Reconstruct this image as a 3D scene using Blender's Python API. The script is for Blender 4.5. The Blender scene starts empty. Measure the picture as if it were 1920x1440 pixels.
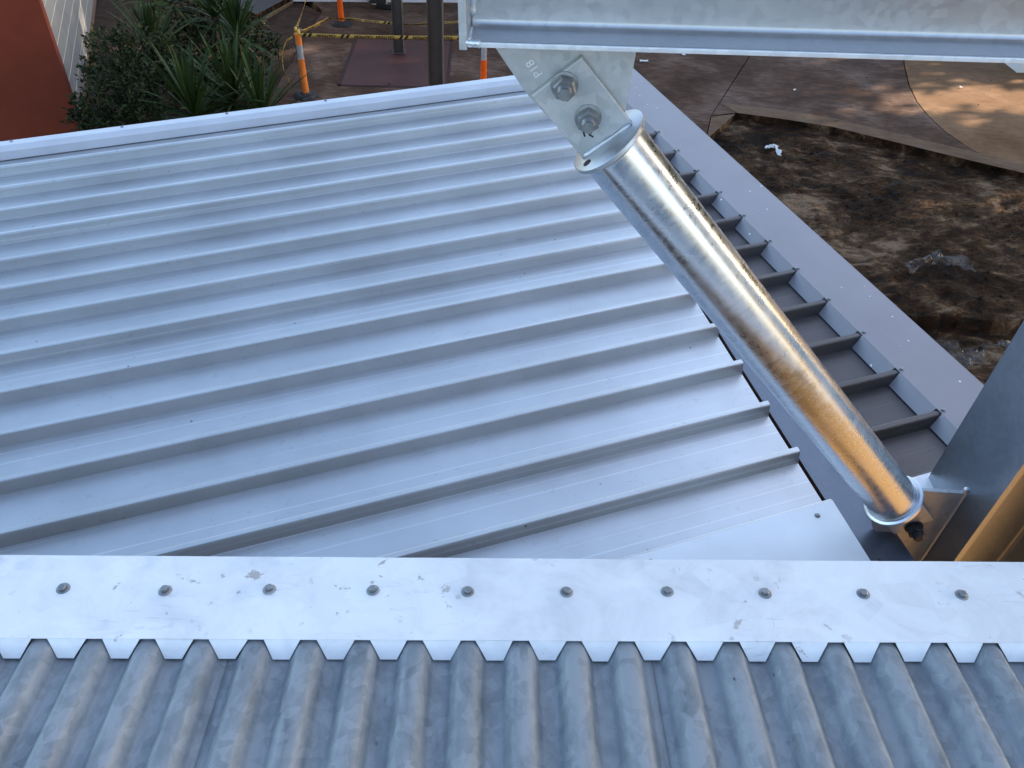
import bpy, math, random
from mathutils import Vector, Matrix, noise
from mathutils.geometry import tessellate_polygon
R = math.radians
random.seed(11)
scene = bpy.context.scene
col = scene.collection

# ------------------------------------------------------------------ camera
CAM = Vector((0, 0, 6.0))
TH, ROLL, FPX = R(43.12), R(3.628), 1525.3
_f = Vector((0, math.cos(TH), -math.sin(TH)))
_u = Vector((0, math.sin(TH), math.cos(TH)))
_r = Vector((1, 0, 0))
RGT = math.cos(ROLL) * _r + math.sin(ROLL) * _u
UPV = -math.sin(ROLL) * _r + math.cos(ROLL) * _u
cam = bpy.data.cameras.new('camera')
cam.sensor_width = 36.0
cam.lens = 36.0 * FPX / 1920.0
cam.clip_start, cam.clip_end = 0.02, 500
camo = bpy.data.objects.new('camera', cam)
col.objects.link(camo)
M = Matrix.Identity(4)
for i in range(3):
    M[i][0], M[i][1], M[i][2], M[i][3] = RGT[i], UPV[i], -_f[i], CAM[i]
camo.matrix_world = M
scene.camera = camo

# ------------------------------------------------------------------ sky, sun, exposure
SUN_EL, SUN_AZ = R(23), R(68)          # azimuth measured from +Y towards +X
world = bpy.data.worlds.new('World')
scene.world = world
world.use_nodes = True
wn, wl = world.node_tree.nodes, world.node_tree.links
wn.clear()
sky = wn.new('ShaderNodeTexSky')
sky.sky_type = 'NISHITA'
sky.sun_disc = False
sky.sun_elevation = SUN_EL
sky.sun_rotation = SUN_AZ
sky.air_density, sky.dust_density, sky.ozone_density = 1.0, 1.8, 1.0
bg = wn.new('ShaderNodeBackground')
bg.inputs[1].default_value = 0.15
wo = wn.new('ShaderNodeOutputWorld')
wl.new(sky.outputs[0], bg.inputs[0])
wl.new(bg.outputs[0], wo.inputs[0])
sl = bpy.data.lights.new('sun', 'SUN')
sl.energy, sl.angle, sl.color = 4.5, R(0.6), (1.0, 0.82, 0.62)
so = bpy.data.objects.new('sun', sl)
col.objects.link(so)
sd = Vector((math.sin(SUN_AZ) * math.cos(SUN_EL), math.cos(SUN_AZ) * math.cos(SUN_EL), math.sin(SUN_EL)))
so.rotation_euler = sd.to_track_quat('Z', 'Y').to_euler()
so.location = (20, 12, 20)
vs = scene.view_settings
vs.view_transform, vs.look, vs.exposure, vs.gamma = 'Standard', 'None', 1.85, 1.0
vs.use_curve_mapping = False

# ------------------------------------------------------------------ frames of the two roofs
RD = Vector((0.9350, 0.3530, 0.0391)).normalized()       # along the ribs of the lower roof
NR = Vector((-0.04346, 0.004246, 1.0)).normalized()
PD = NR.cross(RD).normalized()                            # across the ribs
RD = PD.cross(NR).normalized()
W0 = -1.77017 * NR.z
ROOF_O = CAM + NR * W0
ROOF_M = Matrix.Translation(ROOF_O) @ Matrix((RD, PD, NR)).transposed().to_4x4()
E1 = Vector((0.998, 0.051, 0.023)).normalized()
E2 = Vector((-0.048, 0.991, -0.123)).normalized()
E3 = E1.cross(E2).normalized()
UP_O = Vector((0.042, 0.690, 4.769))
UP_M = Matrix.Translation(UP_O) @ Matrix((E1, E2, E3)).transposed().to_4x4()

# ------------------------------------------------------------------ helpers
def link(o, parent=None):
    col.objects.link(o)
    if parent is not None:
        o.parent = parent
    return o

def tag(o, label=None, cat=None, group=None, kind=None):
    if label: o['label'] = label
    if cat: o['category'] = cat
    if group: o['group'] = group
    if kind: o['kind'] = kind
    return o

def empty(name, label, cat, loc=(0, 0, 0), rz=0, group=None, matrix=None):
    o = bpy.data.objects.new(name, None)
    o.empty_display_size = 0.1
    col.objects.link(o)
    if matrix is not None:
        o.matrix_world = matrix
    else:
        o.location = loc
        o.rotation_euler = (0, 0, rz)
    return tag(o, label, cat, group)

class MB:
    """collects verts and faces of one part"""
    def __init__(s):
        s.v, s.f, s.m = [], [], []
    def add(s, vs_, fs, mi=0):
        n = len(s.v)
        s.v += [tuple(p) for p in vs_]
        for f in fs:
            s.f.append(tuple(i + n for i in f))
            s.m.append(mi)
        return s
    def box(s, x0, x1, y0, y1, z0, z1, mi=0):
        return s.add([(x0, y0, z0), (x1, y0, z0), (x1, y1, z0), (x0, y1, z0), (x0, y0, z1), (x1, y0, z1), (x1, y1, z1), (x0, y1, z1)],
                     [(0, 3, 2, 1), (4, 5, 6, 7), (0, 1, 5, 4), (1, 2, 6, 5), (2, 3, 7, 6), (3, 0, 4, 7)], mi)
    def prism(s, poly, ax, a0, a1, mi=0):
        """2D polygon (counter-clockwise) pulled along axis ax from a0 to a1"""
        def pt(p, a):
            if ax == 'x': return (a, p[0], p[1])
            if ax == 'y': return (p[0], a, p[1])
            return (p[0], p[1], a)
        n = len(poly)
        vv = [pt(p, a0) for p in poly] + [pt(p, a1) for p in poly]
        ff = [tuple(range(n - 1, -1, -1)), tuple(range(n, 2 * n))]
        ff += [(i, (i + 1) % n, n + (i + 1) % n, n + i) for i in range(n)]
        return s.add(vv, ff, mi)
    def ring_tube(s, rings, caps=True, mi=0):
        n = len(rings[0])
        vv = [p for r_ in rings for p in r_]
        ff = []
        for k in range(len(rings) - 1):
            for i in range(n):
                j = (i + 1) % n
                ff.append((k * n + i, k * n + j, (k + 1) * n + j, (k + 1) * n + i))
        if caps:
            ff.append(tuple(range(n - 1, -1, -1)))
            ff.append(tuple(range((len(rings) - 1) * n, len(rings) * n)))
        return s.add(vv, ff, mi)
    def lathe(s, prof, n=16, M=None, mi=0, rot=0.0):
        """prof: list of (radius, z); revolves round local z, then M"""
        rings = []
        for r_, z in prof:
            ring = []
            for i in range(n):
                a = 2 * math.pi * i / n + rot
                p = Vector((r_ * math.cos(a), r_ * math.sin(a), z))
                ring.append(M @ p if M else p)
            rings.append(ring)
        return s.ring_tube(rings, True, mi)
    def sheet(s, rows, mi=0):
        n = len(rows[0])
        vv = [p for r_ in rows for p in r_]
        ff = [(k * n + i, k * n + i + 1, (k + 1) * n + i + 1, (k + 1) * n + i) for k in range(len(rows) - 1) for i in range(n - 1)]
        return s.add(vv, ff, mi)
    def build(s, name, mats, parent=None, smooth=False, bevel=0.0, solid=0.0, seg=2, angle=40):
        me = bpy.data.meshes.new(name)
        me.from_pydata(s.v, [], s.f)
        if not isinstance(mats, (list, tuple)): mats = [mats]
        for m in mats: me.materials.append(m)
        for p, mi in zip(me.polygons, s.m):
            p.material_index = mi
            p.use_smooth = bool(smooth)
        me.update()
        if smooth:
            me.set_sharp_from_angle(angle=R(angle))
        o = bpy.data.objects.new(name, me)
        link(o, parent)
        if solid:
            md = o.modifiers.new('thickness', 'SOLIDIFY')
            md.thickness = solid
            md.offset = -1
        if bevel:
            md = o.modifiers.new('bevel', 'BEVEL')
            md.width, md.segments, md.limit_method = bevel, seg, 'ANGLE'
            md.angle_limit = R(35)
        return o

def frame_z(p, d, xref=Vector((0, 1, 0))):
    """matrix with local z along d at p"""
    z = d.normalized()
    x = (xref - z * xref.dot(z)).normalized()
    y = z.cross(x)
    m = Matrix((x, y, z)).transposed().to_4x4()
    m.translation = p
    return m

def text_verts(s, size, bold=0.0):
    cu = bpy.data.curves.new('txt', 'FONT')
    cu.body = s
    cu.size = size
    cu.resolution_u = 3
    cu.offset = bold
    cu.align_x = 'CENTER'
    cu.align_y = 'CENTER'
    ob = bpy.data.objects.new('txt', cu)
    col.objects.link(ob)
    dg = bpy.context.evaluated_depsgraph_get()
    me = bpy.data.meshes.new_from_object(ob.evaluated_get(dg))
    vv = [v.co.copy() for v in me.vertices]
    ff = [tuple(p.vertices) for p in me.polygons]
    bpy.data.objects.remove(ob)
    bpy.data.curves.remove(cu)
    bpy.data.meshes.remove(me)
    return vv, ff

# ------------------------------------------------------------------ materials
class NT:
    def __init__(s, name):
        s.mat = bpy.data.materials.new(name)
        s.mat.use_nodes = True
        s.n, s.l = s.mat.node_tree.nodes, s.mat.node_tree.links
        s.b = s.n['Principled BSDF']
        s.tc = s.n.new('ShaderNodeTexCoord')
    def co(s, scale=(1, 1, 1), src='Object', rot=(0, 0, 0), warp=0.0):
        m = s.n.new('ShaderNodeMapping')
        m.inputs['Scale'].default_value = scale
        m.inputs['Rotation'].default_value = rot
        s.l.new(s.tc.outputs[src], m.inputs[0])
        return m.outputs[0]
    def noise(s, vec, scale=5, detail=4, rough=0.55, dist=0.0):
        t = s.n.new('ShaderNodeTexNoise')
        t.inputs['Scale'].default_value = scale
        t.inputs['Detail'].default_value = detail
        t.inputs['Roughness'].default_value = rough
        t.inputs['Distortion'].default_value = dist
        s.l.new(vec, t.inputs['Vector'])
        return t.outputs['Fac']
    def voro(s, vec, scale=20, feature='F1', out='Distance', rnd=1.0):
        t = s.n.new('ShaderNodeTexVoronoi')
        t.feature = feature
        t.inputs['Scale'].default_value = scale
        t.inputs['Randomness'].default_value = rnd
        s.l.new(vec, t.inputs['Vector'])
        return t.outputs[out]
    def ramp(s, fac, stops, interp='LINEAR'):
        t = s.n.new('ShaderNodeValToRGB')
        t.color_ramp.interpolation = interp
        el = t.color_ramp.elements
        while len(el) < len(stops): el.new(0.5)
        for e, (p, c) in zip(el, stops):
            e.position = p
            e.color = (c, c, c, 1) if isinstance(c, (int, float)) else (*c, 1)
        s.l.new(fac, t.inputs[0])
        return t.outputs[0]
    def mix(s, fac, a, b, mode='MIX'):
        t = s.n.new('ShaderNodeMix')
        t.data_type = 'RGBA'
        t.blend_type = mode
        for sock, v in ((t.inputs[0], fac), (t.inputs[6], a), (t.inputs[7], b)):
            if hasattr(v, 'is_linked'): s.l.new(v, sock)
            elif isinstance(v, (int, float)): sock.default_value = v if sock == t.inputs[0] else (v, v, v, 1)
            else: sock.default_value = (*v, 1)
        return t.outputs[2]
    def math(s, op, a, b=0.0):
        t = s.n.new('ShaderNodeMath')
        t.operation = op
        for sock, v in ((t.inputs[0], a), (t.inputs[1], b)):
            if hasattr(v, 'is_linked'): s.l.new(v, sock)
            else: sock.default_value = v
        return t.outputs[0]
    def bump(s, h, strength=0.2, dist=0.01, prev=None):
        t = s.n.new('ShaderNodeBump')
        t.inputs['Strength'].default_value = strength
        t.inputs['Distance'].default_value = dist
        s.l.new(h, t.inputs['Height'])
        if prev is not None: s.l.new(prev, t.inputs['Normal'])
        s.l.new(t.outputs[0], s.b.inputs['Normal'])
        return t.outputs[0]
    def set(s, **k):
        names = dict(color='Base Color', rough='Roughness', metal='Metallic', spec='Specular IOR Level', coat='Coat Weight', coatr='Coat Roughness', trans='Transmission Weight', alpha='Alpha', aniso='Anisotropic', sub='Subsurface Weight')
        for a, v in k.items():
            sock = s.b.inputs[names[a]]
            if hasattr(v, 'is_linked'): s.l.new(v, sock)
            elif isinstance(v, (int, float)): sock.default_value = v
            else: sock.default_value = (*v, 1)
        return s.mat

MT = {}
def painted_steel(name, c, r0=0.30, r1=0.42, flecks=True, metal=0.6):
    t = NT(name)
    v = t.co((1, 1, 1))
    streak = t.noise(t.co((0.5, 22, 22)), 1.0, 5, 0.6)
    cloud = t.noise(v, 2.2, 4, 0.6)
    c2 = tuple(x * 0.84 for x in c)
    base = t.mix(t.ramp(cloud, [(0.35, 0.0), (0.7, 1.0)]), c, c2)
    ln_ = t.noise(t.co((0.10, 70, 70)), 1.0, 3, 0.5)
    base = t.mix(t.ramp(ln_, [(0.60, 0.0), (0.66, 0.35)]), base, tuple(min(1, x * 1.45) for x in c))
    if flecks:
        sp = t.math('MULTIPLY', t.ramp(t.voro(v, 9), [(0.0, 1.0), (0.026, 1.0), (0.040, 0.0)]), t.ramp(t.noise(v, 2.6, 2), [(0.44, 0.0), (0.54, 1.0)]))
        base = t.mix(t.math('MULTIPLY', sp, 0.75), base, (0.05, 0.05, 0.05))
        scuff = t.noise(t.co((7, 10, 10)), 3.0, 6, 0.65, 1.4)
        sc = t.ramp(scuff, [(0.635, 0.0), (0.655, 0.75), (0.675, 0.0)])
        base = t.mix(t.math('MULTIPLY', sc, 0.8), base, tuple(x * 0.55 for x in c))
    rgh = t.math('ADD', t.math('MULTIPLY', streak, r1 - r0), t.math('ADD', t.math('MULTIPLY', cloud, 0.10), r0 - 0.05))
    t.bump(t.math('ADD', t.math('MULTIPLY', t.noise(t.co((1.1, 5, 5)), 1.6, 2), 1.0), t.math('MULTIPLY', streak, 0.05)), 0.22, 0.010)
    return t.set(color=base, rough=rgh, spec=0.55, metal=metal)

MT['roof'] = painted_steel('roof_paint', (0.585, 0.588, 0.588), 0.36, 0.46, True, 0.95)
MT['roof_strip'] = painted_steel('roof_strip_dark', (0.105, 0.092, 0.090), 0.44)  # darker, less metallic colour for the panels right of the slot
MT['barge'] = painted_steel('flashing_paint', (0.235, 0.236, 0.250), 0.34, 0.42, False)
t = NT('flashing_specked')
v = t.co()
cl = t.noise(v, 3, 4)
base = t.mix(cl, (0.25, 0.235, 0.255), (0.21, 0.198, 0.212))
big = t.noise(v, 1.7, 2)
sp = t.math('MULTIPLY', t.ramp(t.voro(v, 17), [(0.0, 1.0), (0.055, 1.0), (0.075, 0.0)]), t.ramp(big, [(0.50, 0.0), (0.56, 1.0)]))
base = t.mix(sp, base, (0.75, 0.75, 0.76))
t.bump(t.noise(t.co((1.2, 4, 4)), 1.5, 2), 0.2, 0.008)
MT['barge'] = t.set(color=base, rough=t.math('ADD', t.math('MULTIPLY', cl, 0.1), 0.36), spec=0.5, metal=0.35)

def galv(name, c=(0.58, 0.60, 0.63), r0=0.30, r1=0.50, spangle=38, dark=0.78, metal=0.92, stain=None, bumps=0.12):
    t = NT(name)
    v = t.co()
    warp = t.noise(v, 12, 3)
    vv = t.n.new('ShaderNodeVectorMath'); vv.operation = 'ADD'
    sc = t.n.new('ShaderNodeVectorMath'); sc.operation = 'SCALE'; sc.inputs['Scale'].default_value = 0.03
    cw = t.n.new('ShaderNodeCombineXYZ')
    t.l.new(warp, cw.inputs[0]); t.l.new(warp, cw.inputs[1])
    t.l.new(cw.outputs[0], sc.inputs[0]); t.l.new(v, vv.inputs[0]); t.l.new(sc.outputs[0], vv.inputs[1])
    cell = t.voro(vv.outputs[0], spangle, 'F1', 'Color')
    bw = t.n.new('ShaderNodeRGBToBW'); t.l.new(cell, bw.inputs[0])
    cloud = t.noise(v, 7, 5, 0.62)
    k = t.math('ADD', t.math('MULTIPLY', bw.outputs[0], 0.45), t.math('MULTIPLY', cloud, 0.75))
    base = t.mix(t.ramp(k, [(0.30, 0.0), (0.85, 1.0)]), tuple(x * dark for x in c), c)
    if stain:
        sn = t.noise(v, 3.1, 6, 0.7, 0.6)
        base = t.mix(t.ramp(sn, [(0.56, 0.0), (0.70, 0.8)]), base, stain)
    rg = t.math('ADD', t.math('MULTIPLY', k, r1 - r0), r0)
    t.bump(t.math('ADD', t.math('MULTIPLY', bw.outputs[0], 0.12), t.noise(v, 28, 4)), bumps, 0.003)
    return t.set(color=base, rough=rg, metal=metal)

MT['galv'] = galv('galvanised_steel')
MT['galv_beam'] = galv('galvanised_beam', (0.56, 0.565, 0.58), 0.28, 0.44, 70, 0.85, 0.88)
MT['galv_plate'] = galv('galvanised_plate', (0.60, 0.61, 0.60), 0.42, 0.60, 70, 0.74, 0.6)
MT['galv_dark'] = galv('galvanised_column', (0.42, 0.45, 0.49), 0.28, 0.42, 90, 0.85, 0.95)
MT['rafter'] = galv('rafter_steel', (0.17, 0.195, 0.235), 0.34, 0.5, 90, 0.85, 0.8)
MT['zinc_bright'] = galv('bright_zinc', (0.80, 0.82, 0.84), 0.22, 0.40, 40, 0.85, 0.9)
MT['bolt'] = galv('bolt_zinc', (0.36, 0.37, 0.37), 0.35, 0.55, 120, 0.6, 0.85)
MT['bolt_dark'] = galv('bolt_dark', (0.05, 0.05, 0.055), 0.4, 0.6, 120, 0.6, 0.7)

# tube: shinier zinc with cloudy bloom and short drip marks running round it
t = NT('galvanised_tube')
v = t.co()
drip = t.noise(t.co((10, 10, 26)), 2.0, 6, 0.7, 0.6)
cloud = t.noise(t.co((5, 5, 3)), 2.2, 6, 0.65, 0.7)
k = t.math('ADD', t.math('MULTIPLY', drip, 0.45), t.math('MULTIPLY', cloud, 0.55))
base = t.mix(t.ramp(k, [(0.40, 0.0), (0.60, 1.0)]), (0.60, 0.63, 0.66), (0.76, 0.79, 0.825))
sm = t.ramp(t.noise(t.co((16, 16, 20)), 1.6, 6, 0.78, 1.0), [(0.60, 0.0), (0.66, 0.8)])
base = t.mix(t.math('MULTIPLY', sm, t.ramp(cloud, [(0.45, 0.0), (0.6, 0.4)])), base, (0.25, 0.25, 0.26))
t.bump(t.math('ADD', t.math('MULTIPLY', cloud, 1.0), t.math('MULTIPLY', drip, 0.04)), 0.014, 0.004)
MT['tube'] = t.set(color=base, rough=t.ramp(k, [(0.36, 0.20), (0.5, 0.30), (0.64, 0.42)]), metal=1.0)
MT['rust_weld'] = galv('stained_weld', (0.26, 0.20, 0.17), 0.45, 0.65, 150, 0.5, 0.7)

# aged galvanised sheet of the upper roof
t = NT('weathered_zinc_sheet')
v = t.co()
pat = t.noise(t.co((9, 2.6, 9)), 2.0, 6, 0.62, 0.7)
blot = t.noise(t.co((1, 0.45, 1)), 30, 6, 0.72, 0.5)
spg = t.n.new('ShaderNodeRGBToBW'); t.l.new(t.voro(v, 55, 'F1', 'Color'), spg.inputs[0])
k = t.math('ADD', t.math('MULTIPLY', pat, 0.50), t.math('ADD', t.math('MULTIPLY', blot, 0.50), t.math('MULTIPLY', spg.outputs[0], 0.16)))
base = t.ramp(k, [(0.40, (0.140, 0.158, 0.168)), (0.48, (0.190, 0.208, 0.218)), (0.56, (0.228, 0.246, 0.256)), (0.66, (0.29, 0.308, 0.318))])
rust = t.noise(t.co((6, 3, 6), rot=(0, 0, 0.4)), 3.3, 5, 0.7, 0.4)
base = t.mix(t.math('MULTIPLY', t.ramp(rust, [(0.71, 0.0), (0.76, 1.0)]), 0.5), base, (0.36, 0.29, 0.235))
dk = t.ramp(t.voro(t.co((1, 0.6, 1)), 19), [(0.0, 1.0), (0.035, 0.9), (0.06, 0.0)])
base = t.mix(t.math('MULTIPLY', dk, t.ramp(t.noise(v, 5, 2), [(0.48, 0.0), (0.55, 0.9)])), base, (0.03, 0.032, 0.035))
t.bump(t.math('ADD', t.math('MULTIPLY', blot, 0.6), pat), 0.16, 0.004)
MT['zinc_old'] = t.set(color=base, rough=t.math('ADD', t.math('MULTIPLY', k, 0.25), 0.44), metal=0.15, spec=0.5)

# new flashing on the upper roof: pale zinc with scuffs, drips and mud spots
t = NT('pale_flashing')
v = t.co()
cl = t.noise(v, 6, 6, 0.65, 0.6)
blk = t.n.new('ShaderNodeRGBToBW'); t.l.new(t.voro(t.co((1, 1.2, 1)), 17, 'F1', 'Color'), blk.inputs[0])
kk = t.math('ADD', t.math('MULTIPLY', cl, 0.88), t.math('MULTIPLY', blk.outputs[0], 0.12))
base = t.ramp(kk, [(0.36, (0.66, 0.655, 0.65)), (0.48, (0.76, 0.75, 0.735)), (0.60, (0.82, 0.81, 0.79)), (0.75, (0.86, 0.85, 0.83))])
scr = t.noise(t.co((5, 26, 5), rot=(0, 0, 0.35)), 3.0, 6, 0.7, 0.5)
base = t.mix(t.math('MULTIPLY', t.ramp(scr, [(0.59, 0.0), (0.66, 1.0)]), t.ramp(t.noise(v, 4, 3), [(0.46, 0.0), (0.62, 0.42)])), base, (0.48, 0.49, 0.52))
mud = t.noise(v, 34, 4, 0.6, 0.2)
mm = t.math('MULTIPLY', t.ramp(mud, [(0.63, 0.0), (0.67, 1.0)]), t.ramp(t.noise(t.co(), 3.6, 2), [(0.48, 0.0), (0.58, 0.8)]))
base = t.mix(mm, base, (0.36, 0.31, 0.28))
st = t.ramp(t.voro(v, 13), [(0.0, 1.0), (0.06, 0.85), (0.085, 0.0)])
base = t.mix(t.math('MULTIPLY', st, t.ramp(t.noise(v, 7, 1), [(0.52, 0.0), (0.58, 0.7)])), base, (0.43, 0.42, 0.42))
t.bump(cl, 0.06, 0.004)
MT['flash_pale'] = t.set(color=base, rough=t.math('ADD', t.math('MULTIPLY', kk, 0.3), 0.35), metal=0.12, spec=0.5)

def plain(name, c, rough=0.6, metal=0.0, var=0.15, scale=8, bump=0.1, spec=0.4, bd=0.01):
    t = NT(name)
    v = t.co()
    n = t.noise(v, scale, 5, 0.6)
    base = t.mix(t.ramp(n, [(0.3, 0.0), (0.7, 1.0)]), tuple(x * (1 - var) for x in c), tuple(min(1, x * (1 + var)) for x in c))
    if bump: t.bump(t.noise(v, scale * 5, 4), bump, bd)
    return t.set(color=base, rough=rough, metal=metal, spec=spec)

MT['pane'] = plain('dark_glass', (0.02, 0.025, 0.03), 0.08, 0, 0.1, 2, 0, 0.6)
MT['under_wall'] = plain('grey_render', (0.13, 0.115, 0.10), 0.8, 0, 0.1, 3, 0.1)
MT['ochre'] = plain('unseen_ochre_wall', (0.60, 0.35, 0.135), 0.75, 0, 0.12, 3, 0.2)
MT['red_wall'] = plain('red_render', (0.205, 0.038, 0.016), 0.9, 0, 0.10, 2.5, 0.15)
MT['white_board'] = plain('white_board', (0.30, 0.305, 0.305), 0.6, 0, 0.10, 2, 0.05)
MT['board_joint'] = plain('pale_joint', (0.62, 0.58, 0.48), 0.6, 0, 0.1, 5, 0)
MT['white_wall'] = plain('white_render', (0.72, 0.73, 0.72), 0.7, 0, 0.06, 3, 0.05)
MT['post'] = plain('brown_steel', (0.085, 0.070, 0.058), 0.45, 0.0, 0.15, 4, 0.05)
MT['orange'] = plain('orange_plastic', (0.90, 0.125, 0.012), 0.42, 0, 0.10, 6, 0.03)
MT['orange_old'] = plain('faded_orange_plastic', (0.85, 0.24, 0.045), 0.5, 0, 0.12, 6, 0.03)
MT['reflector'] = plain('grey_reflector', (0.46, 0.47, 0.50), 0.35, 0.3, 0.12, 30, 0.05)
MT['rubber'] = plain('black_rubber', (0.022, 0.022, 0.023), 0.65, 0, 0.3, 10, 0.1)
MT['tape_y'] = plain('yellow_tape', (0.50, 0.31, 0.06), 0.45, 0, 0.12, 10, 0)
MT['tape_k'] = plain('black_print', (0.012, 0.012, 0.012), 0.4, 0, 0.1, 10, 0)
MT['chalk'] = plain('white_marker', (0.82, 0.83, 0.83), 0.8, 0, 0.1, 40, 0)
MT['ink'] = plain('black_marker', (0.012, 0.012, 0.016), 0.6, 0, 0.1, 40, 0)
MT['timber'] = plain('timber_edging', (0.20, 0.125, 0.07), 0.8, 0, 0.25, 12, 0.2)
MT['oxide'] = plain('red_oxide_concrete', (0.070, 0.027, 0.024), 0.55, 0, 0.14, 1.6, 0.08)
MT['asphalt'] = plain('asphalt', (0.045, 0.047, 0.052), 0.8, 0, 0.2, 20, 0.4)
MT['bark'] = plain('bark', (0.10, 0.075, 0.05), 0.9, 0, 0.3, 18, 0.5)
MT['paper'] = plain('scrap_paper', (0.72, 0.72, 0.70), 0.7, 0, 0.1, 20, 0)
MT['litter'] = plain('dead_leaf', (0.055, 0.032, 0.02), 0.8, 0, 0.4, 9, 0)
MT['brick'] = plain('dark_brick', (0.16, 0.085, 0.06), 0.85, 0, 0.2, 5, 0.2)

def leaf_mat(name, a, b, rough=0.5):
    t = NT(name)
    oi = t.n.new('ShaderNodeObjectInfo')
    n = t.noise(t.co(), 2.3, 4, 0.6)
    ge = t.n.new('ShaderNodeNewGeometry')
    k = t.math('ADD', t.math('MULTIPLY', ge.outputs['Random Per Island'], 0.6), t.math('ADD', t.math('MULTIPLY', n, 0.3), t.math('MULTIPLY', oi.outputs['Random'], 0.3)))
    base = t.ramp(k, [(0.15, a), (0.95, b)])
    return t.set(color=base, rough=rough, spec=0.22)
MT['leaf_bush'] = leaf_mat('shrub_leaf', (0.008, 0.016, 0.005), (0.036, 0.050, 0.015))
MT['leaf_yucca'] = leaf_mat('strap_leaf', (0.007, 0.018, 0.005), (0.038, 0.074, 0.018), 0.48)
MT['leaf_dry'] = plain('dry_leaf', (0.20, 0.165, 0.10), 0.7, 0, 0.25, 8, 0)
MT['leaf_tree'] = leaf_mat('tree_leaf', (0.020, 0.035, 0.012), (0.07, 0.09, 0.03))

# concrete, stained brown by mud
def concrete(name, a, b, c):
    t = NT(name)
    v = t.co(src='Object')
    n1 = t.noise(v, 0.9, 6, 0.62, 0.4)
    n2 = t.noise(t.co((1, 3, 1), rot=(0, 0, 0.5)), 4, 6, 0.68, 0.3)
    k = t.math('ADD', t.math('MULTIPLY', n1, 0.62), t.math('MULTIPLY', n2, 0.38))
    base = t.ramp(k, [(0.34, a), (0.50, b), (0.68, c)])
    sp = t.ramp(t.voro(v, 6.5), [(0.0, 1.0), (0.05, 1.0), (0.09, 0.0)])
    base = t.mix(t.math('MULTIPLY', sp, t.ramp(t.noise(v, 1.5, 2), [(0.5, 0.0), (0.6, 0.7)])), base, tuple(x * 0.35 for x in a))
    t.bump(t.noise(v, 22, 5, 0.65), 0.25, 0.01)
    return t.set(color=base, rough=0.9, spec=0.12)
MT['conc_brown'] = concrete('stained_concrete', (0.042, 0.022, 0.014), (0.088, 0.052, 0.036), (0.200, 0.140, 0.108))
MT['conc_tan'] = concrete('tan_concrete', (0.120, 0.064, 0.032), (0.185, 0.106, 0.056), (0.27, 0.168, 0.098))
MT['conc_edge'] = concrete('pale_concrete_strip', (0.088, 0.053, 0.033), (0.145, 0.094, 0.060), (0.215, 0.148, 0.098))

t = NT('churned_mud')
v = t.co()
n1 = t.noise(v, 0.75, 7, 0.66, 0.8)
n2 = t.noise(t.co((1, 2.2, 1), rot=(0, 0, -0.35)), 3.2, 7, 0.72, 0.6)
k = t.math('ADD', t.math('MULTIPLY', n1, 0.55), t.math('MULTIPLY', n2, 0.45))
base = t.ramp(k, [(0.41, (0.007, 0.0030, 0.0013)), (0.47, (0.026, 0.0115, 0.0047)), (0.525, (0.078, 0.043, 0.0215)), (0.60, (0.24, 0.165, 0.105))])
clod = t.noise(v, 14, 8, 0.72, 0.3)
t.bump(t.math('ADD', clod, t.math('MULTIPLY', n2, 0.8)), 0.9, 0.05)
MT['mud'] = t.set(color=base, rough=t.ramp(n2, [(0.38, 0.6), (0.5, 0.95)]), spec=0.12)
MT['soil'] = plain('garden_soil', (0.050, 0.030, 0.020), 0.95, 0, 0.4, 5, 0.8, 0.2, 0.04)

t = NT('clear_plastic')
n = t.noise(t.co(), 5, 4)
MT['plastic'] = t.set(color=(0.22, 0.21, 0.20), rough=0.10, alpha=t.ramp(n, [(0.38, 0.05), (0.65, 0.26)]), spec=0.9)

# ================================================================== GROUND
def fbm(x, y, o=5, s=1.0):
    return noise.fractal(Vector((x * s, y * s, 0.3)), 0.9, 2.1, o)
def mud_z(x, y):
    z = -0.10 + 0.040 * fbm(x, y, 5, 0.55) + 0.040 * fbm(x + 7, y * 1.5, 7, 2.3)
    rut = math.sin((x * 0.80 + y * 0.62) * 3.4 + 0.6 * noise.noise(Vector((x, y, 0)) * 0.6))
    z += 0.022 * rut * max(0.0, 0.5 + noise.noise(Vector((x * 0.5, y * 0.5, 4.0))))
    tread = math.sin((x * 0.62 - y * 0.80) * 34.0) * max(0.0, rut - 0.3)
    z += 0.016 * tread
    if y < 8.25 + 0.12 * noise.noise(Vector((x * 1.3, 0, 2))):
        z -= 0.14
    return z
mb = MB()
rows = []
xs = [1.2 + 0.045 * i for i in range(int(9.3 / 0.045) + 1)]
ys = [4.6 + 0.045 * i for i in range(int(9.4 / 0.045) + 1)]
for y in ys:
    rows.append([(x, y, mud_z(x, y)) for x in xs])
mb.sheet(rows)
x0, x1, y0, y1 = xs[0], xs[-1], ys[0], ys[-1]
zf = -0.30
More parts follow.
